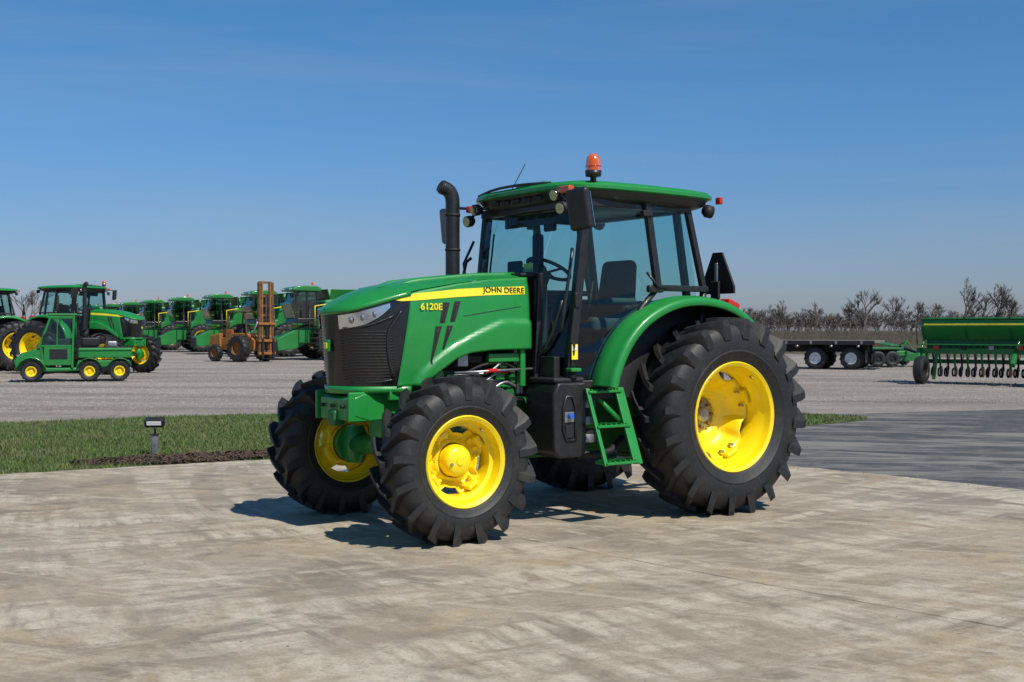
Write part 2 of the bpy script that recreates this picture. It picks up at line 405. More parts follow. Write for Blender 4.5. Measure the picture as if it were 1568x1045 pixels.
for i in range(12):
    z0=random.uniform(.95,1.33); x0=random.uniform(1.6,1.95)
    tube('engine_hose',[(x0,.36,z0),(x0+.15,.39,z0+random.uniform(-.1,.1)),(x0+.35,.38,z0+random.uniform(-.15,.05)),(x0+.5,.32,z0-.05)],.011,random.choice([BLACKM,STEEL,BLACK,GREEN]),8,sm=2)
tube('red_hose',[(1.8,.40,1.19),(1.95,.42,1.205),(2.02,.41,1.19)],.016,RED,8,sm=1)
tube('brake_line',[(1.55,.42,1.21),(2.3,.42,1.19)],.010,STEEL,8)
box('side_bracket',(1.66,.40,1.22),(.05,.06,.30),GREEN,.01); box('side_bracket',(1.80,.38,1.30),(.34,.05,.07),GREEN,.01)
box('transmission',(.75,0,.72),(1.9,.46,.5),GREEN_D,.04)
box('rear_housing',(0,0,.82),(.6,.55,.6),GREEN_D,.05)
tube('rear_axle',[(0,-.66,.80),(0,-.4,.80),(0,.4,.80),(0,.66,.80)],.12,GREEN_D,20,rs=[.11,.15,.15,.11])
tube('drive_shaft',[(1.5,0,.55),(2.5,0,.58)],.04,BLACKM)
for s in(1,-1):
    prism('tank' if s<0 else 'battery_box',[(1.28,.56),(1.33,.52),(1.55,.52),(1.60,.57),(1.61,1.03),(1.56,1.11),(1.28,1.11)],min(.38*s,.76*s),max(.38*s,.76*s),BLACK,.025,seg=3)
    box('tank_lid',(1.44,s*.57,1.125),(.30,.34,.04),BLACKM,.015)
tube('box_recess_frame',[(1.40,.765,.66),(1.40,.765,1.0),(1.52,.765,1.0),(1.52,.765,.66),(1.40,.765,.66)],.012,BLACK,8,sm=1)
prism('box_recess_pad',[(1.415,.80),(1.415,.88),(1.505,.88),(1.505,.80)],.762,.768,STEEL,.002)
prism('box_recess_low',[(1.42,.68),(1.42,.78),(1.50,.78),(1.50,.68)],.762,.770,BLACKM,.002)
tube('blue_cap',[(1.46,.77,.85),(1.46,.80,.85)],.022,BLUEM,12)
tube('filler_cap',[(1.40,.72,1.13),(1.40,.72,1.19)],.035,BLACKM,14)
box('filler_bracket',(1.40,.74,1.205),(.10,.08,.03),GREEN,.008)
tube('under_strap',[(1.3,.5,.53),(.95,.6,.50),(.7,.5,.62)],.03,BLACKM,10,sm=1)
# cab
AB,AT=(1.41,.68,1.10),(1.24,.70,2.55); BB,BT=(.57,.79,1.86),(.67,.765,2.55); CB,CT=(.03,.76,1.86),(.20,.735,2.55)
door_low=[(.57,.79,1.86),(.72,.79,1.72),(.88,.785,1.54),(1.02,.775,1.34),(1.13,.76,1.16),(1.15,.75,1.10)]
def mir(p,s): return (p[0],p[1]*s,p[2])
for s in(1,-1):
    beam('a_pillar',mir(AB,s),mir(AT,s),.065,.075,BLACK)
    beam('b_pillar',mir(BB,s),mir(BT,s),.05,.06,BLACK)
    beam('c_pillar',mir(CB,s),mir(CT,s),.05,.05,BLACK)
    tube('door_frame',[mir(p,s) for p in door_low],.024,BLACK,10)
    beam('belt_rail',mir((.60,.80,1.86),s),mir((.0,.77,1.86),s),.05,.05,BLACK)
    beam('sill',mir((1.43,.68,1.09),s),mir((1.12,.75,1.09),s),.06,.06,BLACK)
    beam('header',mir((1.26,.70,2.53),s),mir((.18,.735,2.53),s),.06,.07,BLACK)
    fr_=[Vector(AB).lerp(Vector(AT),t) for t in(0,.04,.165,.30,.43,.525,1)]
    re_=[Vector(p) for p in door_low[::-1]]+[Vector(BT)]
    grid('door_glass',[[mir(a_-Vector((0,.008,0)),s),mir(b_-Vector((0,.008,0)),s)] for a_,b_ in zip(fr_,re_)],GLASS,smooth=False)
    M('quarter_glass',[mir(p,s) for p in(BB,BT,CT,CB)],[(0,1,2,3)],GLASS)
    M('corner_glass',[mir(p,s) for p in((1.43,.67,1.12),(1.26,.69,2.5),(1.30,.42,2.5),(1.50,.42,1.95),(1.54,.42,1.12))],[(0,1,2,3,4)],GLASS)
    beam('cowl_post',mir((1.55,.44,1.10),s),mir((1.50,.43,1.97),s),.05,.05,BLACK)
    box('cowl_panel',(1.5,s*.55,1.20),(.06,.22,.22),BLACK,.01)
    tube('corner_trim',[mir((1.55,.46,1.30),s),mir((1.50,.56,1.42),s),mir((1.45,.66,1.75),s)],.012,BLACK,8,sm=1)
    tube('door_handle',[mir((.72,.83,1.98),s),mir((.62,.85,1.87),s),mir((.5,.83,1.86),s)],.012,BLACK,8)
    box('latch',(.62,s*.815,1.85),(.16,.05,.06),BLACK,.015)
    box('hinge',(1.35,s*.71,1.75),(.05,.05,.12),BLACK,.01); box('hinge',(.69,s*.79,2.46),(.10,.05,.05),BLACK,.01)
    tube('grab_rail',[mir((1.50,.70,1.50),s),mir((1.53,.76,1.55),s),mir((1.44,.77,2.1),s),mir((1.40,.72,2.15),s)],.014,BLACK,8,sm=1)
M('windshield',[(1.52,.42,1.95),(1.52,-.42,1.95),(1.30,-.42,2.5),(1.30,.42,2.5)],[(0,1,2,3)],GLASS)
M('rear_glass',[(.03,.74,1.5),(.03,-.74,1.5),(.20,-.72,2.5),(.20,.72,2.5)],[(0,1,2,3)],GLASS)
for s in(1,-1): beam('rear_inner_post',(.02,s*.62,1.4),(.19,s*.60,2.5),.05,.06,BLACK)
tube('rear_post_low',[(.03,.76,1.86),(.03,.70,1.2)],.03,BLACK,8); tube('rear_post_low',[(.03,-.76,1.86),(.03,-.70,1.2)],.03,BLACK,8)
beam('front_header',(1.28,-.70,2.53),(1.28,.70,2.53),.07,.07,BLACK)
beam('rear_header',(.18,-.73,2.53),(.18,.73,2.53),.07,.07,BLACK)
box('firewall',(1.52,0,1.50),(.05,.86,.85),BLACKM,.01)
box('cowl',(1.58,0,1.955),(.16,.80,.03),BLACKM,.01)
box('cab_floor',(.85,0,1.08),(1.15,1.34,.07),BLACKM,.01)
box('rear_wall',(.06,0,1.45),(.05,1.3,.65),DARK,.01)
for s in(1,-1):
    prism('side_console',[(.1,1.1),(.1,1.72),(.55,1.74),(.8,1.5),(.95,1.15)],min(s*.42,s*.70),max(s*.42,s*.70),DARK,.03)
box('dash',(1.36,0,1.65),(.22,.46,.55),DARK,.05); box('instrument',(1.28,0,1.98),(.14,.34,.12),DARK,.03,rot=(0,.4,0))
tube('steering_column',[(1.3,0,1.6),(1.10,0,2.0)],.035,DARK)
ax=Vector((-.45,0,.9)).normalized(); a_,b__=frame(ax)
cc=Vector((1.09,0,2.03))
ring=[cc+a_*.19*math.cos(t)+b__*.19*math.sin(t) for t in np.linspace(0,2*math.pi,33)]
tube('steering_wheel',ring,.016,BLACKM,8)
for q in(0,11,22): tube('steering_spoke',[cc-ax*.03,ring[q]],.011,BLACKM,6)
box('seat_cushion',(.55,0,1.56),(.48,.48,.14),SEATM,.05,seg=4)
box('seat_back',(.34,0,1.85),(.13,.46,.56),SEATM,.06,rot=(0,-.12,0),taper=.88,seg=4)
box('seat_base',(.55,0,1.33),(.35,.36,.34),DARK,.03)
for s in(1,-1): box('armrest',(.55,s*.29,1.76),(.34,.07,.06),SEATM,.025)
box('joystick_console',(.75,-.36,1.78),(.35,.14,.08),DARK,.03); tube('shift_lever',[(.85,-.38,1.8),(.88,-.38,1.98)],.014,BLACKM); tube('lever',[(.95,.34,1.6),(.9,.36,1.92)],.01,BLACKM)
box('monitor',(1.05,-.55,2.05),(.04,.2,.15),DARK,.015); box('pillar_console',(.66,-.74,2.15),(.10,.08,.5),DARK,.03)
box('cab_sticker',(1.49,.26,2.02),(.01,.12,.07),paint('sticker_green',(.25,.45,.12),.5),.002)
box('sun_visor',(1.22,0,2.44),(.02,.9,.10),DARK,.005); box('interior_mirror',(1.15,.1,2.38),(.03,.16,.08),BLACKM,.02)
def sup(hx,hy,cx,z,n=64,p=6.0):
    r=[]
    for i in range(n):
        t=2*math.pi*i/n; c_,s_=math.cos(t),math.sin(t)
        k=(abs(c_)**p+abs(s_)**p)**(-1/p); x=c_*k; y=s_*k
        bow=.05*(1-y*y) if x>0 else 0
        r.append((cx+hx*x+bow*max(0,x),hy*y*(1-.085*max(0,x)),z+.012*x))
    return r
def stack(name,loops,mat,smooth=True):
    n=len(loops[0]); v=[p for l in loops for p in l]; f=[]
    for i in range(len(loops)-1):
        for j in range(n): k=(j+1)%n; f.append((i*n+j,i*n+k,(i+1)*n+k,(i+1)*n+j))
    f.append(tuple(range(n))[::-1]); f.append(tuple((len(loops)-1)*n+j for j in range(n)))
    o=M(name,v,f,mat,smooth=smooth); e=o.modifiers.new('e','EDGE_SPLIT'); e.split_angle=R_(38); return o
stack('roof_shell',[sup(.755,.86,.645,2.615),sup(.775,.88,.645,2.625),sup(.775,.88,.645,2.65),sup(.755,.86,.645,2.675),sup(.69,.80,.635,2.69),sup(.54,.65,.63,2.712),sup(.27,.35,.61,2.722),sup(.05,.08,.61,2.724)],GREEN)
stack('roof_liner',[sup(.62,.76,.66,2.53),sup(.70,.82,.65,2.56),sup(.745,.85,.645,2.613)],BLACK)
box('roof_hatch',(1.1,-.05,2.735),(.30,.42,.03),GREEN,.012)
tube('roof_rail',[(1.40,-.6,2.68),(1.44,-.3,2.71),(1.45,.1,2.71),(1.41,.45,2.69)],.012,BLACK,8,sm=1)
for i in range(5): box('roof_vent',(1.425,-.3+.15*i,2.58),(.02,.10,.035),BLACKM,.004)
def lamp(p,d,r=.05):
    p=Vector(p); d=Vector(d).normalized()
    tube('work_lamp',[p-d*.06,p-d*.03,p+d*.02],r,BLACKM,16,rs=[r*.6,r,r])
    tube('work_lamp_lens',[p+d*.021,p+d*.028],r*.86,CHROME,16)
fr=(1,.15,-.2)
lamp((1.44,.56,2.585),fr); lamp((1.47,.68,2.47),fr); lamp((1.42,-.62,2.56),fr); lamp((1.42,-.74,2.47),fr)
tube('lamp_bar',[(1.36,.3,2.58),(1.40,.6,2.56),(1.42,.70,2.50)],.014,BLACK,8); tube('lamp_bar',[(1.36,-.5,2.58),(1.38,-.68,2.56),(1.38,-.76,2.48)],.014,BLACK,8)
box('marker_lamp',(1.44,.70,2.615),(.06,.13,.055),AMBER,.012); box('marker_lamp',(1.38,-.78,2.58),(.05,.06,.06),RED,.012)
lamp((-.06,.74,2.52),(-1,.3,-.2),.055); lamp((-.06,-.74,2.52),(-1,-.3,-.2),.055)
tube('lamp_stalk',[(-.04,.74,2.53),(.04,.76,2.58)],.018,BLACK,8); box('rear_marker',(-.115,.80,2.61),(.04,.06,.06),RED,.01)
bx,by=1.22,.76
tube('beacon_base',[(bx,by,2.66),(bx,by,2.72),(bx,by,2.725),(bx,by,2.77)],.03,BLACK,16,rs=[.02,.025,.062,.066])
lathe('beacon_dome',[(.062,2.77),(.060,2.84),(.052,2.875),(.03,2.90),(.001,2.905)],(bx,by,0),AMBER,24,'z')
tube('beacon_ring',[(bx,by,2.80),(bx,by,2.806)],.064,RED,24)
tube('beacon_bracket',[(bx,by,2.70),(bx-.02,by-.1,2.64)],.02,BLACK,8)
for s in(1,-1):
    my=.93 if s>0 else -.98; mx=1.49
    box('mirror_shell',(mx,my*1.0,2.44),(.07,.21,.32),BLACK,.035,rot=(.10*s,.12,.25*s),seg=4)
    box('mirror_face',(mx-.042,my,2.435),(.006,.17,.27),CHROME,.002,rot=(.10*s,.12,.25*s))
    tube('mirror_arm',[(1.30,s*.72,2.56),(1.42,s*.82,2.60),(mx,my,2.58),(mx+.01,my,2.35)],.013,BLACK,8,sm=1)
tube('antenna',[(1.40,-.10,2.69),(1.42,.12,2.88)],.0035,BLACKM,6)
tube('wiper',[(1.52,-.25,2.0),(1.43,-.32,2.33)],.008,BLACKM,6); tube('handrail_right',[(1.46,-.72,1.95),(1.43,-.80,2.1),(1.36,-.74,2.3)],.012,BLACK,8)
tube('exhaust_pipe',[(1.62,-.68,1.3),(1.62,-.68,2.55),(1.62,-.68,2.66),(1.65,-.69,2.725),(1.72,-.70,2.75)],.062,BLACK,24,sm=2)
tube('exhaust_lip',[(1.71,-.70,2.745),(1.735,-.702,2.757)],.052,DARK,20)
for z in(1.9,2.2,2.5): tube('exhaust_band',[(1.62,-.68,z),(1.62,-.68,z+.02)],.067,BLACKM,24)
tube('exhaust_base',[(1.62,-.68,1.1),(1.62,-.60,1.35)],.08,BLACKM,16); beam('exhaust_brace',(1.62,-.68,1.6),(1.5,-.5,1.6),.03,.03,BLACKM)
box('warning_decal',(1.385,.735,1.345),(.06,.006,.12),STRIPE,.002); box('warning_decal_white',(1.387,.739,1.375),(.045,.004,.035),WHITE,.001)
beam('post_ext',(1.40,.70,1.12),(1.395,.72,1.42),.05,.03,BLACK)
FP=[(1.23,1.08),(1.20,1.20),(1.10,1.40),(.96,1.56),(.80,1.67),(.60,1.755),(.40,1.795),(.20,1.80),(0,1.775),(-.20,1.71),(-.38,1.60),(-.44,1.52)]
def smooth2(P,n=2):
    P=[Vector((p[0],0,p[1])) for p in P]
    for _ in range(n):
        q=[P[0]]
        for i in range(len(P)-1): q+= [P[i].lerp(P[i+1],.25),P[i].lerp(P[i+1],.75)]
        q.append(P[-1]); P=q
    return [(p.x,p.z) for p in P]
FS=smooth2(FP,2)
for s in(1,-1):
    rows=[]
    for i,(x,z) in enumerate(FS):
        d=Vector((x,0,z))-Vector((.05,0,.75)); n=d.normalized()
        P=lambda y,o:(x+n.x*o,s*y,z+n.z*o)
        rows.append([P(.68,-.02),P(.78,.0),P(.86,.0),P(.875,-.010),P(.95,-.012),P(.975,-.022),P(.985,-.038),P(.987,-.075),P(.975,-.085)])
    grid('fender_top',rows,GREEN,solid=.006)
    rows=[[(x,s*.70,z-.01),(.15+(x-.15)*.35,s*.70,.80+(z-.80)*.35)] for x,z in FS]
    grid('fender_inner',rows,BLACKM,solid=.01)
    rows=[]
    for i,(x,z) in enumerate(FS):
        d=Vector((x,0,z))-Vector((.05,0,.75)); n=d.normalized()
        rows.append([(x-n.x*.03,s*.70,z-n.z*.03),(x-n.x*.03,s*.97,z-n.z*.03)])
    grid('fender_liner',rows,BLACKM,solid=.008)
    box('tail_lamp',(-.24,s*.80,1.735),(.14,.12,.06),RED,.015,rot=(0,-.35,0))
    box('tail_lamp_base',(-.20,s*.78,1.70),(.16,.14,.05),BLACK,.01)
c0=Vector((-.30,.60,2.0))
tri=[(-.20,-.17),(.20,-.17),(.20,-.11),(.055,.19),(-.055,.19),(-.20,-.11)]
v=[c0+Vector((0,a,b_)) for a,b_ in tri]; M('smv_sign',v,[tuple(range(6))],BLACKM,solid=.02)
v=[c0+Vector((-.015,a*.8,b_*.8-.005)) for a,b_ in tri]; M('smv_face',v,[tuple(range(6))],paint('smv_orange',(.9,.15,.02),.5),solid=.006)
beam('smv_post',(-.28,.60,1.6),(-.285,.60,2.1),.035,.025,STEEL); box('smv_bracket',(-.27,.60,1.86),(.03,.10,.16),BLACKM,.01)
for xx in (1.30,.98):
    w=.035 if xx>1.1 else .09
    p0=(xx,.78,1.06) ; p1=(xx,1.02,.47)
    v=[]
    for p in(p0,p1):
        v+= [(p[0]-w/2,p[1]-.012,p[2]),(p[0]+w/2,p[1]-.012,p[2]),(p[0]+w/2,p[1]+.012,p[2]),(p[0]-w/2,p[1]+.012,p[2])]
    M('step_rail',v,[(3,2,1,0),(4,5,6,7),(0,1,5,4),(1,2,6,5),(2,3,7,6),(3,0,4,7)],GREEN,bev=.005)
for t in(.05,.5,.97):
    y=.78+.24*t; z=1.06-.59*t
    box('step_tread',(1.14,y-.05,z),(.33,.16,.022),GREEN,.006)
    for k in range(6): box('tread_rib',(1.01+k*.052,y-.05,z+.016),(.012,.14,.012),GREEN,.002)
box('step_mount',(1.15,.68,1.0),(.34,.2,.06),BLACKM,.01)
tube('diag_brace',[(1.22,.70,1.05),(1.02,.85,.8)],.02,GREEN,8)
for i in range(3): tube('coupling',[(1.0+.08*i,.35,.9),(1.0+.08*i,.50,.86)],.03,random.choice([STEEL,BLACKM]),12)
for i in range(5):
    lathe('filter_stack',[(.001,.06),(.085,.06),(.09,.045),(.09,-.01)],(1.08,.48,.62+.07*i),BLACKM if i%2 else STEEL,20,'z')
for s in(1,-1):
    beam('lower_link',(-.2,s*.25,.6),(-.95,s*.38,.5),.06,.09,GREEN_D); beam('lift_arm',(-.2,s*.28,1.15),(-.6,s*.33,1.2),.05,.08,GREEN_D); beam('lift_rod',(-.6,s*.33,1.2),(-.65,s*.33,.55),.04,.04,BLACKM)
beam('drawbar',(.3,0,.42),(-.75,0,.40),.12,.04,GREEN_D)

# ------------------------------------------------------------ background tractors (linked meshes)
SK=('brand','model','tread_rib','engine_part','grille_rib')
dup(tractor,'farm_tractor.001',(-16.2,42.6,0),math.atan2(-.32,.95),1.13,SK)
dup(tractor,'farm_tractor.002',(-18.9,45.2,0),math.atan2(-.55,-.84),1.13,SK)

# ------------------------------------------------------------ utility vehicle
def P2(px,Y): return (px-784)/1836*Y
begin('utility_vehicle',(P2(112,35.8),35.8,0),math.atan2(-.30,-.95))
def swheel(nm,x,y,z,s,R,W,rr,rimmat=YEL,seg=32):
    h=W/2
    lathe(nm+'_tire',[(rr,h*.8),(rr+.03,h),(R*.88,h*1.02),(R*.97,h*.8),(R,h*.4),(R,-h*.4),(R*.97,-h*.8),(R*.88,-h*1.02),(rr+.03,-h),(rr,-h*.8)],(x,y,z),TIRE,seg,side=s)
    v=[];f=[]
    for i in range(seg//2):
        a=4*math.pi*i/seg
        for q in(1,-1):
            b0=len(v)
            for yy,da in((0,0),(h*.95,.12)):
                for rad,ww in((R-.02,.05),(R+.015,.04),(R+.015,-.04),(R-.02,-.05)):
                    v.append((x+rad*math.cos(a+da+ww),y+q*yy,z+rad*math.sin(a+da+ww)))
            f+=[(b0,b0+1,b0+5,b0+4),(b0+1,b0+2,b0+6,b0+5),(b0+2,b0+3,b0+7,b0+6),(b0+4,b0+5,b0+6,b0+7)]
    M(nm+'_lugs',v,f,TIRE)
    lathe(nm+'_rim',[(rr+.01,h*.82),(rr-.02,h*.85),(rr-.03,h*.3),(rr*.6,h*.2),(rr*.35,h*.35),(rr*.33,h*.55),(.001,h*.6)],(x,y,z),rimmat,seg,side=s)
    lathe(nm+'_back',[(rr,-h*.6),(.001,-h*.6)],(x,y,z),DARK,seg,side=s)
for s in(1,-1):
    for x in(1.12,-.48,-1.32): swheel('wheel',x,.60*s,.30,s,.29,.26,.15)
prism('body_tub',[(1.50,.36),(1.56,.42),(1.60,.62),(1.38,.84),(.90,.98),(.80,.70),(.70,.40),(-.1,.40),(-.15,.62),(-1.6,.62),(-1.6,.50),(-.2,.30),(.72,.28)],-.60,.60,GREEN_B,.04)
for s in(1,-1):
    fp=[(1.12+.40*math.cos(a),.34+.40*math.sin(a)) for a in np.linspace(.1,math.pi-.1,9)]
    grid('front_fender',[[(x,s*.50,z),(x,s*.76,z-.01),(x,s*.78,z-.05)] for x,z in fp],GREEN_B,solid=.02)
    for p,q in(((.92,.98),(.58,1.93)),((.0,.40),(-.05,1.93)),((.78,.40),(.86,1.0))): beam('cab_post',(p[0],s*.62,p[1]),(q[0],s*.58,q[1]),.06,.06,GREEN_B)
    M('door_window',[(.84,s*.60,1.05),(.57,s*.57,1.86),(.02,s*.57,1.86),(.02,s*.60,1.05)],[(0,1,2,3)],GLASS)
    box('door_panel',(.40,s*.61,.75),(.76,.03,.55),GREEN_B,.02); box('door_window_low',(.38,s*.628,.80),(.5,.01,.30),BLACK,.01)
    beam('window_rail',(.87,s*.61,1.04),(.0,s*.61,1.04),.04,.05,GREEN_B); beam('top_rail',(.62,s*.585,1.88),(-.08,s*.585,1.88),.05,.08,GREEN_B)
    beam('mid_post',(.42,s*.615,1.04),(.40,s*.585,1.88),.03,.03,GREEN_B)
    for x in(-.48,-1.32): grid('rear_fender',[[(x+.36*math.cos(a),s*.56,.32+.36*math.sin(a)),(x+.36*math.cos(a),s*.74,.32+.36*math.sin(a))] for a in np.linspace(.3,math.pi-.3,8)],GREEN_B,solid=.02)
M('windscreen',[(.94,.58,1.0),(.94,-.58,1.0),(.60,-.54,1.9),(.60,.54,1.9)],[(0,1,2,3)],GLASS)
box('uv_roof',(.27,0,1.96),(.80,1.24,.07),GREEN_B,.03); box('rear_panel',(-.04,0,1.2),(.03,1.15,1.3),GLASSD,.01)
box('cargo_bed',(-.92,0,.83),(1.50,1.30,.30),GREEN_B,.03); box('cargo_bed_floor',(-.92,0,.985),(1.40,1.2,.02),DARK,.005); box('bed_rail',(-.92,.665,.93),(1.5,.03,.04),GREEN,.005)
box('uv_seat',(.25,0,.95),(.4,1.0,.6),DARK,.05); box('uv_bumper',(1.62,0,.48),(.06,.9,.16),BLACK,.02)
for s in(1,-1): box('uv_headlight',(1.50,s*.38,.76),(.06,.18,.09),CHROME,.02,rot=(0,.6,0))
box('uv_mirror',(.75,.72,1.35),(.05,.14,.1),BLACK,.02); box('uv_cargo',(-.5,.1,1.15),(.5,.6,.28),BLACK,.05); tube('uv_cargo_hose',[(-.9,.3,1.0),(-1.0,.1,1.3),(-.7,-.2,1.4),(-.5,-.1,1.3)],.035,BLACKM,8,sm=2)
box('uv_pump',(-1.1,-.2,1.08),(.3,.3,.2),STEEL,.05)

# ------------------------------------------------------------ combines
hd=math.atan2(-.46,-.89)
comb=begin('combine_harvester',(P2(492,61),61.5,0),hd)
for s in(1,-1):
    wheel('drive_wheel',0,1.35*s,.95,s,.95,.60,.50,False,18,48,.05,simple=True)
    swheel('rear_wheel',-3.7,1.15*s,.62,s,.62,.40,.33)
prism('body',[(.7,1.15),(.75,2.0),(.5,2.1),(.3,3.0),(-2.2,3.15),(-3.2,3.1),(-4.1,2.85),(-4.7,2.3),(-4.9,1.7),(-4.3,1.2),(-1.5,.9)],-1.30,1.30,GREEN_B,.10,seg=3)
for s in(1,-1):
    prism('side_panel',[(.25,1.75),(.05,2.3),(-.3,2.75),(-2.2,2.85),(-2.3,1.6),(-1.9,1.35),(-.9,1.75)],min(s*1.31,s*1.42),max(s*1.31,s*1.42),GREEN_B,.05)
    prism('rear_panel',[(-2.4,1.45),(-2.35,2.9),(-3.5,2.85),(-4.3,2.45),(-4.6,1.8),(-4.2,1.35)],min(s*1.31,s*1.46),max(s*1.31,s*1.46),GREEN_B,.06)
    box('stripe',(-2.1,s*1.475,2.50),(3.6,.02,.10),STRIPE,.005)
    box('panel_gap',(-2.35,s*1.38,2.2),(.06,.06,1.3),BLACKM,.01)
    box('side_vent',(-3.3,s*1.465,2.1),(.7,.02,.5),BLACKM,.01); box('lower_shield',(-1.4,s*1.25,1.2),(1.6,.05,.6),BLACKM,.02)
    box('grain_tank_side',(-1.2,s*1.2,3.30),(2.4,.06,.55),GREEN_B,.02,rot=(-.35*s,0,0))
    tube('side_rail',[(.9,s*1.5,1.7),(.9,s*1.5,2.7),(.2,s*1.5,2.8)],.03,STRIPE,6)
    box('mirror',(1.9,s*1.45,3.0),(.08,.25,.5),BLACK,.04); tube('mirror_arm',[(1.5,s*.9,3.4),(1.9,s*1.4,3.3)],.025,BLACK,6)
box('grain_tank_front',(.05,0,3.30),(.06,2.3,.55),GREEN_B,.02,rot=(0,.3,0)); box('grain_tank_rear',(-2.4,0,3.30),(.06,2.3,.55),GREEN_B,.02,rot=(0,-.3,0))
prism('cab_base',[(.5,1.85),(.5,2.1),(1.65,2.1),(1.75,1.85)],-.95,.95,BLACK,.04)
prism('cab_glass_box',[(.55,2.1),(.60,3.42),(1.55,3.42),(1.95,2.8),(1.70,2.1)],-.90,.90,GLASSD,.03)
prism('cab_seat',[(.75,2.1),(.75,3.0),(.9,3.0),(1.0,2.5),(1.2,2.5),(1.2,2.1)],-.3,.3,DARK,.03)
for s in(1,-1):
    for a,b_ in(((.57,2.1),(.60,3.42)),((1.68,2.1),(1.90,2.8)),((1.90,2.8),(1.55,3.42)),((1.1,2.1),(1.1,3.42))): beam('cab_post',(a[0],s*.91,a[1]),(b_[0],s*.91,b_[1]),.07,.07,BLACK)
    box('roof_light',(1.88,s*.6,3.56),(.05,.28,.09),CHROME,.01)
prism('cab_roof',[(.4,3.44),(.38,3.60),(.6,3.72),(1.3,3.74),(1.75,3.66),(1.9,3.56),(1.88,3.46)],-1.02,1.02,GREEN_B,.07,seg=3)
prism('feeder_house',[(.6,1.0),(.7,1.8),(1.6,1.55),(2.6,1.05),(2.55,.45),(1.6,.55)],-.65,.65,GREEN_B,.04)
box('feeder_mouth',(2.6,0,.75),(.06,1.2,.55),BLACKM,.01); box('feeder_sign',(1.5,0,1.68),(.3,.9,.02),STRIPE,.005,rot=(0,.46,0))
box('axle',(0,0,.95),(.5,2.3,.5),GREEN_D,.05); box('rear_axle',(-3.7,0,.62),(.3,2.0,.3),GREEN_D,.05); box('under_dark',(-1.5,0,1.1),(4.5,2.2,.5),BLACKM,.05)
tube('unload_auger',[(-.4,1.45,3.0),(-.9,1.55,3.20),(-5.2,1.5,3.30)],.16,GREEN_B,14); tube('auger_spout',[(-5.2,1.5,3.30),(-5.5,1.5,3.05)],.17,BLACKM,12)
for i in range(6): box('ladder_step',(1.0,1.55,.6+.25*i),(.45,.25,.03),BLACKM,.005)
for q in(.78,1.22): tube('ladder_rail',[(q,1.66,.5),(q,1.62,2.7)],.03,BLACK,6)
lathe('beacon',[(.07,3.75),(.07,3.85),(.04,3.92),(.001,3.93)],(.8,.8,0),AMBER,12,'z')
for i,(px,Y) in enumerate([(424,68),(358,75),(300,82),(254,89),(218,96),(188,103),(160,110)]):
    dup(comb,'combine_harvester.%03d'%(i+1),(P2(px,Y),Y+.5,0),hd+random.uniform(-.06,.06),1)
dup(comb,'combine_harvester.008',(P2(575,74),76,0),hd,.98)

# ------------------------------------------------------------ old rough terrain forklift
begin('forklift_truck',(P2(378,57.5),57.5,0),math.atan2(-.55,.83))
for s in(1,-1):
    swheel('drive_wheel',.35,.85*s,.62,s,.62,.42,.30,RUST); swheel('steer_wheel',-1.35,.75*s,.40,s,.40,.28,.2,RUST)
prism('chassis',[(1.0,.5),(1.0,1.0),(.5,1.35),(-.6,1.35),(-1.0,1.15),(-1.75,1.1),(-1.85,.55)],-.5,.5,RUST,.04)
prism('counterweight',[(-1.2,.6),(-1.2,1.35),(-1.9,1.25),(-2.0,.6)],-.6,.6,RUST,.06)
for s in(1,-1):
    beam('mast_outer',(1.25,s*.42,.25),(1.25,s*.42,3.75),.11,.14,RUSTD); beam('mast_inner',(1.27,s*.27,.25),(1.27,s*.27,3.80),.08,.11,RUST); beam('fork_tine',(1.45,s*.35,.15),(2.55,s*.35,.12),.12,.05,BLACKM); beam('fork_upright',(1.42,s*.35,.1),(1.42,s*.35,1.1),.12,.05,BLACKM)
    for x in(-.9,.5): beam('guard_post',(x,s*.48,1.2),(x*.8,s*.48,2.35),.06,.06,RUSTD)
    tube('tilt_cyl',[(.7,s*.46,1.0),(1.2,s*.46,1.9)],.05,STEEL,8)
for z in(.5,1.2,1.7,2.2,2.65,3.1,3.75): box('mast_cross',(1.25,0,z),(.08,.84,.10),RUSTD,.01)
for z in(.4,1.0,1.8): box('carriage',(1.36,0,z),(.06,1.1,.12),RUST,.01)
tube('lift_cyl',[(1.28,0,.3),(1.28,0,3.2)],.06,BLACKM,10); tube('mast_chain',[(1.34,.1,.9),(1.34,.1,3.7)],.02,BLACKM,6)
box('guard_roof',(-.15,0,2.37),(1.3,1.05,.05),RUSTD,.01); box('op_seat',(-.3,0,1.55),(.4,.45,.5),DARK,.05); tube('op_wheel',[(.25,0,1.4),(.15,0,1.75)],.03,BLACKM,6)
box('engine_cover',(-.95,0,1.38),(.8,.8,.3),RUST,.05)

# ------------------------------------------------------------ flatbed trailer
a=Vector((2.2,52,0)); b_=Vector((14.2,46.3,0)); L=(b_-a).length
begin('flatbed_trailer',b_,math.atan2(b_.y-a.y,b_.x-a.x))
box('deck',(-L/2,0,1.05),(L,2.5,.10),WOOD,.01)
for s in(1,-1):
    box('side_rail',(-L/2,s*1.27,1.02),(L,.05,.16),BLACKM,.01)
    box('main_beam',(-L/2,s*.45,.82),(L*.95,.14,.32),BLACKM,.01)
    for x in(-.9,-2.25,):
        for k in(0,.28): swheel('wheel',x,s*(1.0-k),.42,s,.42,.24,.22,WHITE,28)
    for i in range(14): box('stake_pocket',(-L*(i+.5)/14,s*1.31,1.02),(.08,.03,.12),STEEL,.003)
    box('tail_light',(.03,s*1.05,.95),(.03,.2,.08),RED,.005); box('mud_flap',(-.35,s*.95,.5),(.02,.5,.5),BLACKM,.003)
for x in(-.9,-2.25): box('axle',(x,0,.42),(.14,1.9,.14),BLACKM,.02)
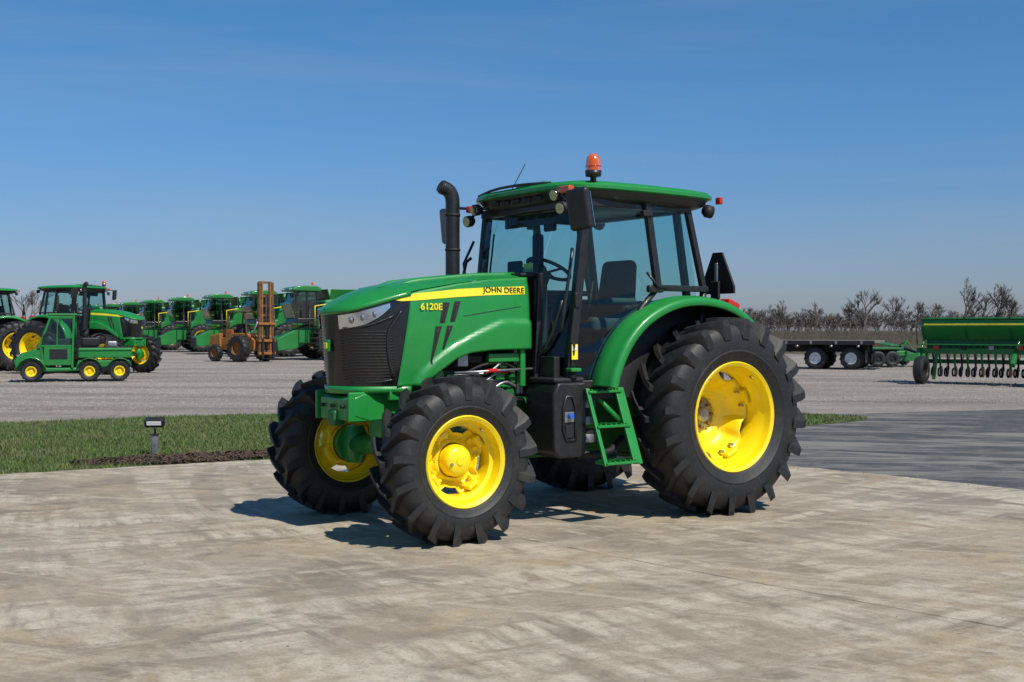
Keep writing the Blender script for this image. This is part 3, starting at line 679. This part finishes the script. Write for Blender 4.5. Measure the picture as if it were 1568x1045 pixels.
box('ramp',(.30,0,.95),(.55,2.2,.06),GREEN_D,.01,rot=(0,.15,0)); box('toolbox',(-5,-.9,.7),(.9,.5,.4),BLACKM,.02)
for x in(-.6,-1.6,-2.9): tube('strap_winch',[(x,-1.3,.92),(x,-1.3,.85)],.06,STEEL,8)

begin('rotary_mower',(P2(1376,50),50,0),.15)
box('deck',(0,0,.55),(1.9,1.5,.16),GREEN_B,.03); box('deck_skirt',(0,-.76,.38),(1.9,.04,.3),GREEN_D,.01); box('gearbox',(0,0,.75),(.35,.35,.3),GREEN_D,.04)
for s in(1,-1): swheel('wheel',.7*s,.95,.28,1,.27,.16,.13,WHITE,20); beam('a_frame',(s*.35,-.7,.6),(0,-.7,1.05),.06,.05,GREEN_B)
beam('brace',(0,-.7,1.05),(0,.8,.62),.05,.05,GREEN_B); tube('driveline',[(0,0,.8),(0,-1.6,.6)],.06,BLACKM,10); beam('tongue',(0,-.75,.5),(-1.4,-1.2,.45),.08,.08,GREEN_B)
begin('equipment_dolly',(P2(1346,49),49,0),.1)
box('bed',(0,0,.75),(1.6,1.2,.08),GREEN_D,.02); box('box_frame',(0,0,.6),(1.5,.1,.2),BLACKM,.02)
for s in(1,-1): swheel('wheel',.3*s,-.6,.33,-1,.32,.18,.16,BLACK,20); beam('leg',(s*.7,0,.75),(s*.7,0,.1),.06,.06,BLACKM)

# ------------------------------------------------------------ seed drill
A=Vector((11.95,34.6,0)); B=Vector((17.7,30.2,0)); Ld=(B-A).length
begin('seed_drill',A,math.atan2(B.y-A.y,B.x-A.x))
prism_pts=[(-.38,1.80),(.38,1.80),(.40,1.62),(.16,1.22),(-.16,1.22),(-.40,1.62)]
v=[]
for x in(0.0,Ld): v+=[(x,y,z) for y,z in prism_pts]
M('hopper',v,[(0,1,2,3,4,5)[::-1],(6,7,8,9,10,11)]+[(i,(i+1)%6,(i+1)%6+6,i+6) for i in range(6)],GREEN_B,bev=.02)
box('hopper_lid',(Ld/2,0,1.83),(Ld*1.005,.84,.05),GREEN_B,.015)
for k in range(1,6): box('lid_strap',(Ld*k/6,0,1.845),(.04,.86,.06),BLACKM,.005)
for k in range(0,7): beam('hopper_rib',(Ld*k/6,-.415,1.62),(Ld*k/6,-.20,1.24),.04,.03,GREEN_D)
box('hopper_stripe',(Ld/2,-.405,1.665),(Ld*.98,.012,.045),STRIPE,.002)
box('small_box',(Ld/2,.55,1.55),(Ld*.98,.3,.3),GREEN_B,.03)
box('frame_front',(Ld/2,-.55,.92),(Ld*1.02,.12,.16),GREEN_B,.01); box('frame_rear',(Ld/2,.5,.92),(Ld*1.02,.12,.14),GREEN_B,.01); box('walkboard',(Ld/2,-.66,1.10),(Ld,.24,.03),GREEN_B,.005)
box('drive_shield',(Ld/2,-.12,1.10),(Ld*.98,.10,.24),GREEN_D,.01); box('gang_beam',(Ld/2,-.20,.62),(Ld*.98,.10,.12),GREEN_D,.01)
n=int(Ld/.19)
for i in range(n):
    x=.15+i*.19+random.uniform(-.02,.02)
    tube('seed_tube',[(x,-.1,1.24),(x+random.uniform(-.05,.05),-.25,.95),(x,-.32,.5)],.012,BLACKM,6)
    lathe('disc',[(.001,.02),(.16,.0),(.001,-.02)],(x,-.42 if i%2 else -.26,.34),BLACKM if i%4 else RUSTD,16,'x')
    beam('opener_arm',(x,-.42,.85),(x,-.30,.38),.03,.05,[GREEN_D,BLACKM][i%2],0)
    lathe('press_wheel',[(.12,.025),(.14,0),(.12,-.025)],(x,.15,.30),TIRE,12,'x')
for x in(.0,Ld*.36,Ld*.72,Ld):
    beam('end_leg',(x+.03,-.5,.92),(x+.03,-.15,1.4),.05,.07,GREEN_B); beam('end_leg',(x+.03,.5,.92),(x+.03,.15,1.4),.05,.07,GREEN_B)
    beam('side_arm',(x+.03,-.55,.95),(x+.03,-.95,.55),.10,.16,GREEN_B)
    beam('stand_leg',(x+.5,-.58,.95),(x+.42,-.62,.12),.07,.09,GREEN_B)
for x in(.05,Ld*.42,Ld*.80):
    lathe('gauge_tire',[(.19,.10),(.22,.13),(.34,.13),(.38,.10),(.39,0),(.38,-.10),(.34,-.13),(.22,-.13),(.19,-.10)],(x+.15,-1.0,.39),TIRE,32,'x',closed=True)
    lathe('gauge_rim',[(.20,-.1),(.17,-.06),(.08,-.04),(.001,-.05)],(x+.15,-1.0,.39),YEL,24,'x')
tube('guard_rail',[(.0,-.75,1.12),(-.02,-.78,1.65),(-.02,-.35,1.90),(-.02,.45,1.88),(0,.5,1.1)],.018,BLACKM,8,sm=1)
for i in range(6): box('hydraulic_part',(.5+i*.75,-.62,1.02),(.14,.1,.12),[RED,BLACKM,STEEL][i%3],.01)

# ------------------------------------------------------------ landscape light
begin('landscape_light',(P2(237,14.5),14.5,0),.1)
box('post',(0,0,.12),(.07,.05,.26),STEEL,.008); box('post_cap',(0,0,.25),(.09,.07,.02),BLACKM,.004)
tube('stem',[(0,0,.25),(0,0,.36)],.012,BLACKM,8)
box('head',(0,-.01,.40),(.23,.12,.10),BLACKM,.012,rot=(.25,0,0)); box('lens_label',(0,-.078,.39),(.17,.006,.05),WHITE,.002,rot=(.25,0,0)); box('knuckle',(0,.0,.34),(.04,.04,.04),STEEL,.006)
C.parent=None

# ------------------------------------------------------------ ground
m,nt,b=new_mat('field_soil_grass'); v=coords(nt); f1=noise(nt,v,.05,6); f2=noise(nt,v,1.5,8,.7)
c=mix(nt,f2,ramp(nt,f1,[(.35,(.085,.07,.045)),(.65,(.13,.105,.07))]),(.06,.065,.03)); nt.links.new(c,b.inputs['Base Color']); b.inputs['Roughness'].default_value=.95
FIELD=m
flat('ground',[(-2500,-300),(2500,-300),(2500,3000),(-2500,3000)],-.020,FIELD)
m,nt,b=new_mat('gravel'); v=coords(nt); f1=noise(nt,v,.20,6,.6); f2=noise(nt,v,30,4,.85); f3=noise(nt,v,5,8,.8)
c=ramp(nt,f1,[(.3,(.215,.178,.150)),(.7,(.32,.268,.232))])
c=mix(nt,mask(nt,f2,.38,.60,.7),c,(.38,.33,.295)); c=mix(nt,mask(nt,f3,.48,.66,.8),c,(.12,.10,.085))
fs=noise(nt,coords(nt,(.10,1.0,1),(0,0,.1)),.6,8,.7,.5); c=mix(nt,mask(nt,fs,.44,.62,.7),c,(.145,.122,.105))
fs2=noise(nt,coords(nt,(.25,1.0,1),(0,0,-.25)),1.1,8,.75,.5); c=mix(nt,mask(nt,fs2,.52,.66,.55),c,(.38,.335,.30))
nt.links.new(c,b.inputs['Base Color']); b.inputs['Roughness'].default_value=.95; bump(nt,b,f3,1,.05); GRAVEL=m
flat('gravel_yard',[(-90,5),(-60,-20),(60,-20),(70,40),(60,62),(22,66),(10,88),(-10,110),(-60,135),(-90,120)],-.014,GRAVEL)
m,nt,b=new_mat('asphalt'); v=coords(nt); f1=noise(nt,v,.5,6,.6,.5); f2=noise(nt,v,50,3,.8); f3=noise(nt,coords(nt,(.30,1.5,1),(0,0,R_(12))),1.0,9,.72,.8); f4=noise(nt,v,2.2,9,.78,.4)
c=ramp(nt,f1,[(.3,(.034,.036,.041)),(.7,(.062,.062,.066))]); c=mix(nt,mask(nt,f3,.48,.58,.85),c,(.22,.20,.17)); c=mix(nt,mask(nt,f4,.50,.62,.7),c,(.15,.14,.125)); c=mix(nt,mask(nt,f2,.5,.7,.45),c,(.15,.145,.14))
nt.links.new(c,b.inputs['Base Color']); b.inputs['Roughness'].default_value=.85; bump(nt,b,f2,.5,.01); ASPH=m
flat('asphalt_road',[(-5,12),(20,-10),(60,-10),(60,31),(30,27),(16,24.6),(9.9,23.0),(6.3,21.8),(0,21.5),(-4,16)],-.009,ASPH)
# concrete
m,nt,b=new_mat('concrete'); v=coords(nt)
f1=noise(nt,v,.40,8,.68,.7); f6=noise(nt,v,.60,8,.68,.6); f5=noise(nt,v,1.3,10,.78,.5); f7=noise(nt,v,6,9,.82,.2); f3=noise(nt,v,55,4,.8); f8=noise(nt,v,.30,8,.65,.8)
fd=noise(nt,coords(nt,(.30,1.7,1),(0,0,R_(24))),1.7,10,.75,.9); fe=noise(nt,coords(nt,(.35,2.0,1),(0,0,R_(-30))),1.9,10,.75,.9)
pa=noise(nt,polar(nt,-9,24,1.5,3.2),1.0,7,.66,.4)
pb=noise(nt,polar(nt,14,17,1.6,3.0),1.0,7,.66,.4)
ta=noise(nt,polar(nt,-9,24,1.2,150),1.0,3,.6,.3)
tb=noise(nt,polar(nt,14,17,1.2,110),1.0,3,.6,.3)
c=ramp(nt,f1,[(.30,(.195,.160,.118)),(.48,(.305,.245,.172)),(.70,(.365,.305,.225))])
c=mix(nt,mask(nt,f6,.50,.60,.7),c,(.40,.300,.175))
c=mix(nt,mask(nt,f8,.50,.60,.65),c,(.205,.185,.155))
c=mix(nt,mask(nt,f5,.50,.60,.65),c,(.150,.126,.095))
c=mix(nt,mask(nt,fd,.52,.60,.70),c,(.455,.390,.295))
c=mix(nt,mask(nt,fe,.54,.62,.60),c,(.435,.370,.280))
br=mask(nt,f5,.34,.54,1.0)
c=mix(nt,mulc(nt,mulc(nt,mask(nt,pa,.50,.57,.95),br),mask(nt,ta,.38,.58,1.0)),c,(.52,.45,.345))
c=mix(nt,mulc(nt,mulc(nt,mask(nt,pb,.50,.57,.95),br),mask(nt,tb,.38,.58,1.0)),c,(.51,.44,.34))
c=mix(nt,mask(nt,f7,.50,.64,.55),c,(.155,.130,.098))
c=mix(nt,mask(nt,f3,.48,.66,.5),c,(.15,.125,.095))
nt.links.new(c,b.inputs['Base Color']); b.inputs['Roughness'].default_value=.88; bump(nt,b,f7,.5,.018); CONC=m
def smooth_poly(P,n=2):
    for _ in range(n):
        q=[P[0]]
        for i in range(len(P)-1):
            a,b_=P[i],P[i+1]
            q+= [(a[0]*.75+b_[0]*.25,a[1]*.75+b_[1]*.25),(a[0]*.25+b_[0]*.75,a[1]*.25+b_[1]*.75)]
        q.append(P[-1]); P=q
    return P
edge=smooth_poly([(-40,-4),(-12,9.0),(-5.4,12.5),(-2.9,14.1),(-.5,14.9),(1.6,14.6),(3.17,13.4),(4.8,11.4),(9,6.5),(30,-10)])
fine=[]
for i in range(len(edge)-1):
    a=Vector(edge[i]); b_=Vector(edge[i+1]); n=max(1,int((b_-a).length/.18))
    for j in range(n):
        p=a.lerp(b_,j/n)
        k=.04 if abs(p.x)<8 else 0
        fine.append((p.x+random.uniform(-k,k),p.y+random.uniform(-k,k)))
fine.append(edge[-1])
conc=edge+[(30,-25),(-40,-25)]
flat('concrete_pad',fine+[(30,-25),(-40,-25)],0,CONC)
JM=paint('joint_sealant',(.07,.06,.05),.9)
def joint(p,q,w=.010,wob=.02):
    p=Vector((*p,.003));q=Vector((*q,.003)); d=(q-p).normalized(); n=Vector((-d.y,d.x,0))
    rows=[]; N=90; o=0
    for i in range(N+1):
        o+=random.uniform(-wob,wob); c_=p.lerp(q,i/N)+n*o; ww=w*random.uniform(.15,1)/2; rows.append([tuple(c_-n*ww),tuple(c_+n*ww)])
    grid('joint',rows,JM)
begin('concrete_joints'); joint((-.6,9.4),(5.2,3.2),.008,.006); joint((-3.6,8.6),(-1.9,9.4),.008); joint((-4.5,7.6),(-3.3,7.8),.007); C.parent=None
# grass island
m,nt,b=new_mat('grass_turf'); v=coords(nt); f1=noise(nt,v,.7,6,.65); f2=noise(nt,v,14,6,.8)
c=ramp(nt,f1,[(.3,(.06,.10,.02)),(.48,(.10,.125,.035)),(.66,(.19,.15,.08))]); c=mix(nt,f2,c,(.05,.07,.015)); nt.links.new(c,b.inputs['Base Color']); b.inputs['Roughness'].default_value=.95; bump(nt,b,f2,1,.03); TURF=m
low=smooth_poly([(-40,-5.5),(-12,8.6),(-5.4,12.1),(-2.9,13.7),(-1,15.0),(0,16.0),(3,18.2),(4.7,19.0),(6.0,20.2),(6.2,20.9)])
up=smooth_poly([(6.2,20.9),(5.6,21.6),(3,22.1),(-4.4,22.0),(-8.3,19.6),(-20,12.8),(-45,-1)])
isl=low+up[1:]
flat('grass_island',isl,-.004,TURF)
def inside(x,y,P):
    c_=False; j=len(P)-1
    for i in range(len(P)):
        if (P[i][1]>y)!=(P[j][1]>y) and x<(P[j][0]-P[i][0])*(y-P[i][1])/(P[j][1]-P[i][1])+P[i][0]: c_=not c_
        j=i
    return c_
mul=[]
for t in np.linspace(0,2*math.pi,48,endpoint=False):
    k=1+.09*math.sin(3*t)+.06*math.sin(7*t+1); u,w_=1.35*math.cos(t)*k,.50*math.sin(t)*k
    ca,sa=math.cos(.50),math.sin(.50); mul.append((-3.75+u*ca-w_*sa,14.15+u*sa+w_*ca))
m,nt,b=new_mat('mulch'); v=coords(nt); f2=noise(nt,v,22,6,.8); nt.links.new(ramp(nt,f2,[(.35,(.045,.028,.018)),(.7,(.19,.12,.08))]),b.inputs['Base Color']); b.inputs['Roughness'].default_value=1; bump(nt,b,f2,1,.04); MULCH=m
flat('mulch_bed',mul,-.002,MULCH)
def inm(x,y): return inside(x,y,mul)
v=[];f=[];cnt=0
while cnt<2600:
    x=random.uniform(-6.5,-1.5); y=random.uniform(12.5,16)
    if not inm(x,y) or inside(x,y,conc): continue
    cnt+=1; a=random.uniform(0,6.28); l=random.uniform(.02,.06); w_=.012; z=.006+random.uniform(0,.02)
    d=Vector((math.cos(a)*l,math.sin(a)*l,random.uniform(-.01,.02))); n_=Vector((-math.sin(a)*w_,math.cos(a)*w_,0)); p=Vector((x,y,z))
    k=len(v); v+=[p-d-n_,p+d-n_,p+d+n_,p-d+n_]; f.append((k,k+1,k+2,k+3))
M('mulch_chips',v,f,MULCH)
m,nt,b=new_mat('grass_blades'); v_=coords(nt); f1=noise(nt,v_,.9,7,.75,.5); f2=noise(nt,v_,60,2)
c=ramp(nt,f1,[(.30,(.06,.13,.018)),(.48,(.11,.165,.03)),(.57,(.17,.17,.06)),(.68,(.26,.20,.11))]); c=mix(nt,f2,c,(.055,.095,.018)); nt.links.new(c,b.inputs['Base Color']); b.inputs['Roughness'].default_value=.7; BL=m
v=[];f=[];cnt=0
while cnt<75000:
    x=random.uniform(-11,6.3); y=random.uniform(9.5,22.2)
    if not inside(x,y,isl) or inside(x,y,conc): continue
    if inm(x,y) and random.random()<.97: continue
    if y>17 and random.random()<.4: continue
    cnt+=1; a=random.uniform(0,6.28); h_=random.uniform(.02,.06)*(1.5 if random.random()<.04 else 1); w_=random.uniform(.004,.010); lx,ly=random.uniform(-.03,.03),random.uniform(-.03,.03)
    k=len(v); v+=[(x-w_*math.cos(a),y-w_*math.sin(a),-.004),(x+w_*math.cos(a),y+w_*math.sin(a),-.004),(x+lx,y+ly,h_)]; f.append((k,k+1,k+2))
M('grass_blades',v,f,BL)
v=[];f=[]
def stone(x,y,z,r):
    k=len(v); t=random.uniform(0,6)
    for i in range(5): a=t+i*1.257; rr=r*random.uniform(.7,1.2); v.append((x+rr*math.cos(a),y+rr*math.sin(a),z))
    v.append((x,y,z+r*.7))
    for i in range(5): f.append((k+i,k+(i+1)%5,k+5))
for i in range(420): stone(random.uniform(-7,7),random.uniform(3.5,14),.0,random.uniform(.003,.010))
for i in range(260):
    t=random.choice(fine[40:-40]); stone(t[0]+random.gauss(0,.15),t[1]+random.gauss(-.1,.15),.0,random.uniform(.006,.016))
M('loose_stones',v,f,GRAVEL)
v=[];f=[]
for i in range(16000):
    y=22.5+30*random.random()**1.6; x=random.uniform(-.5,.5)*y
    if inside(x,y,isl): continue
    if x>5 and y<24.8: continue
    stone(x,y,-.014,random.uniform(.015,.045))
M('gravel_stones',v,f,GRAVEL)

# ------------------------------------------------------------ bare trees
BARK=paint('bark_twigs',(.10,.085,.075),.95,0,0,.3)
def bare(V,F,x,y,h,depth=5,spread=.5,br=3,r0=None,mn=.012):
    def seg(p,q,r1,r2):
        a,b_=frame(q-p); k=len(V)
        for P,r in((p,r1),(q,r2)):
            for j in range(3): t=j*2.094; V.append(P+a*math.cos(t)*r+b_*math.sin(t)*r)
        for j in range(3): l=(j+1)%3; F.append((k+j,k+l,k+3+l,k+3+j))
    def rec(p,d,L,r,dep):
        q=p+d*L; seg(p,q,r,r*.68)
        if dep==0: return
        for i in range(br+(dep<3)):
            nd=(d+Vector((random.uniform(-1,1),random.uniform(-1,1),random.uniform(-.35,.75)))*spread*1.3).normalized()
            st=p+d*L*random.uniform(.55,1) if i else q
            rec(st,nd,L*random.uniform(.55,.82),max(r*.62,mn),dep-1)
    rec(Vector((x,y,-.05)),Vector((random.uniform(-.1,.1),0,1)).normalized(),h*.27,(r0 or h*.022),depth)
TL=[(1524,150,9.6),(1476,160,10.0),(1500,155,8.2),(1556,150,9.0),(1326,190,11.0),(1250,210,9.5),(42,140,8.6),(1402,200,8.6),(1300,200,9.0),(1370,205,9.2),(1200,215,9.0),(1440,190,8.0)]
for i,(px,Y,h) in enumerate(TL):
    V=[];F=[]; bare(V,F,0,0,h,5,.5,3,None,.017); o=M('bare_tree' if i==0 else 'bare_tree.%03d'%i,V,F,BARK); o.location=(P2(px,Y),Y,0)
V=[];F=[]
for i in range(300):
    Y=random.uniform(220,330); px=random.uniform(1090,1640); bare(V,F,P2(px,Y),Y,random.uniform(4.5,7.8)*(1.35 if random.random()<.18 else 1),4,.62,3,.10,.035)
for i in range(160):
    Y=random.uniform(260,360); px=random.uniform(-80,1100); bare(V,F,P2(px,Y),Y,random.uniform(4,6.5),3,.6,4,.08,.03)
M('distant_tree_line',V,F,BARK)
SCR=paint('dry_scrub',(.085,.068,.05),.95,0,0,.6,.3)
v=[];f=[]
for i in range(30000):
    Y=random.uniform(80,300); x=random.uniform(.13,.50)*Y; h_=random.uniform(.15,.7)*(.6+Y/200); w_=.12; lx=random.uniform(-.5,.5)
    k=len(v); v+=[(x-w_,Y,-.02),(x+w_,Y,-.02),(x+lx,Y,h_)]; f.append((k,k+1,k+2))
M('dry_scrub',v,f,SCR)

# ------------------------------------------------------------ world, sun, camera
sd=Vector((.54,-.60,1.0)).normalized(); el=math.asin(sd.z); az=math.atan2(sd.x,sd.y)
w=bpy.data.worlds.new('World'); sc.world=w; w.use_nodes=True; nt=w.node_tree; bg=nt.nodes['Background']
sky=nt.nodes.new('ShaderNodeTexSky'); sky.sky_type='NISHITA'; sky.sun_disc=False; sky.sun_elevation=el; sky.sun_rotation=az
sky.air_density=1.0; sky.dust_density=.6; sky.ozone_density=3.0; sky.altitude=200
tc=nt.nodes.new('ShaderNodeTexCoord')
sx=nt.nodes.new('ShaderNodeSeparateXYZ'); nt.links.new(tc.outputs['Generated'],sx.inputs[0])
tint=ramp(nt,sx.outputs['Z'],[(0.0,(.38,.40,.56)),(.07,(.35,.44,.61)),(.16,(.30,.51,.69)),(.30,(.25,.55,.72))])
c=mulc(nt,sky.outputs['Color'],tint)
mp=nt.nodes.new('ShaderNodeMapping'); mp.inputs['Scale'].default_value=(1,1,9); mp.inputs['Rotation'].default_value=(0,.04,0)
nt.links.new(tc.outputs['Generated'],mp.inputs['Vector'])
f=noise(nt,mp.outputs['Vector'],1.6,7,.6,.5); k=mask(nt,f,.48,.85,.22)
c=mix(nt,k,c,(2.6,2.9,3.2))
nt.links.new(c,bg.inputs['Color']); bg.inputs['Strength'].default_value=.145
L=bpy.data.lights.new('sun','SUN'); L.energy=5.0; L.angle=R_(.5); L.color=(1,.95,.86)
lo=bpy.data.objects.new('sun',L); sc.collection.objects.link(lo); lo.rotation_euler=(-sd).to_track_quat('-Z','Y').to_euler(); lo.location=(20,-20,40)
cam=bpy.data.cameras.new('camera'); co=bpy.data.objects.new('camera',cam); sc.collection.objects.link(co)
cam.lens=36*1836/1568; cam.sensor_width=36; cam.clip_end=6000; co.location=(0,0,1.52)
cam.dof.use_dof=True; cam.dof.focus_distance=9.4; cam.dof.aperture_fstop=8
co.rotation_euler=(R_(90)-math.atan(17.5/1836),0,0); sc.camera=co
print('objects',len(bpy.data.objects))
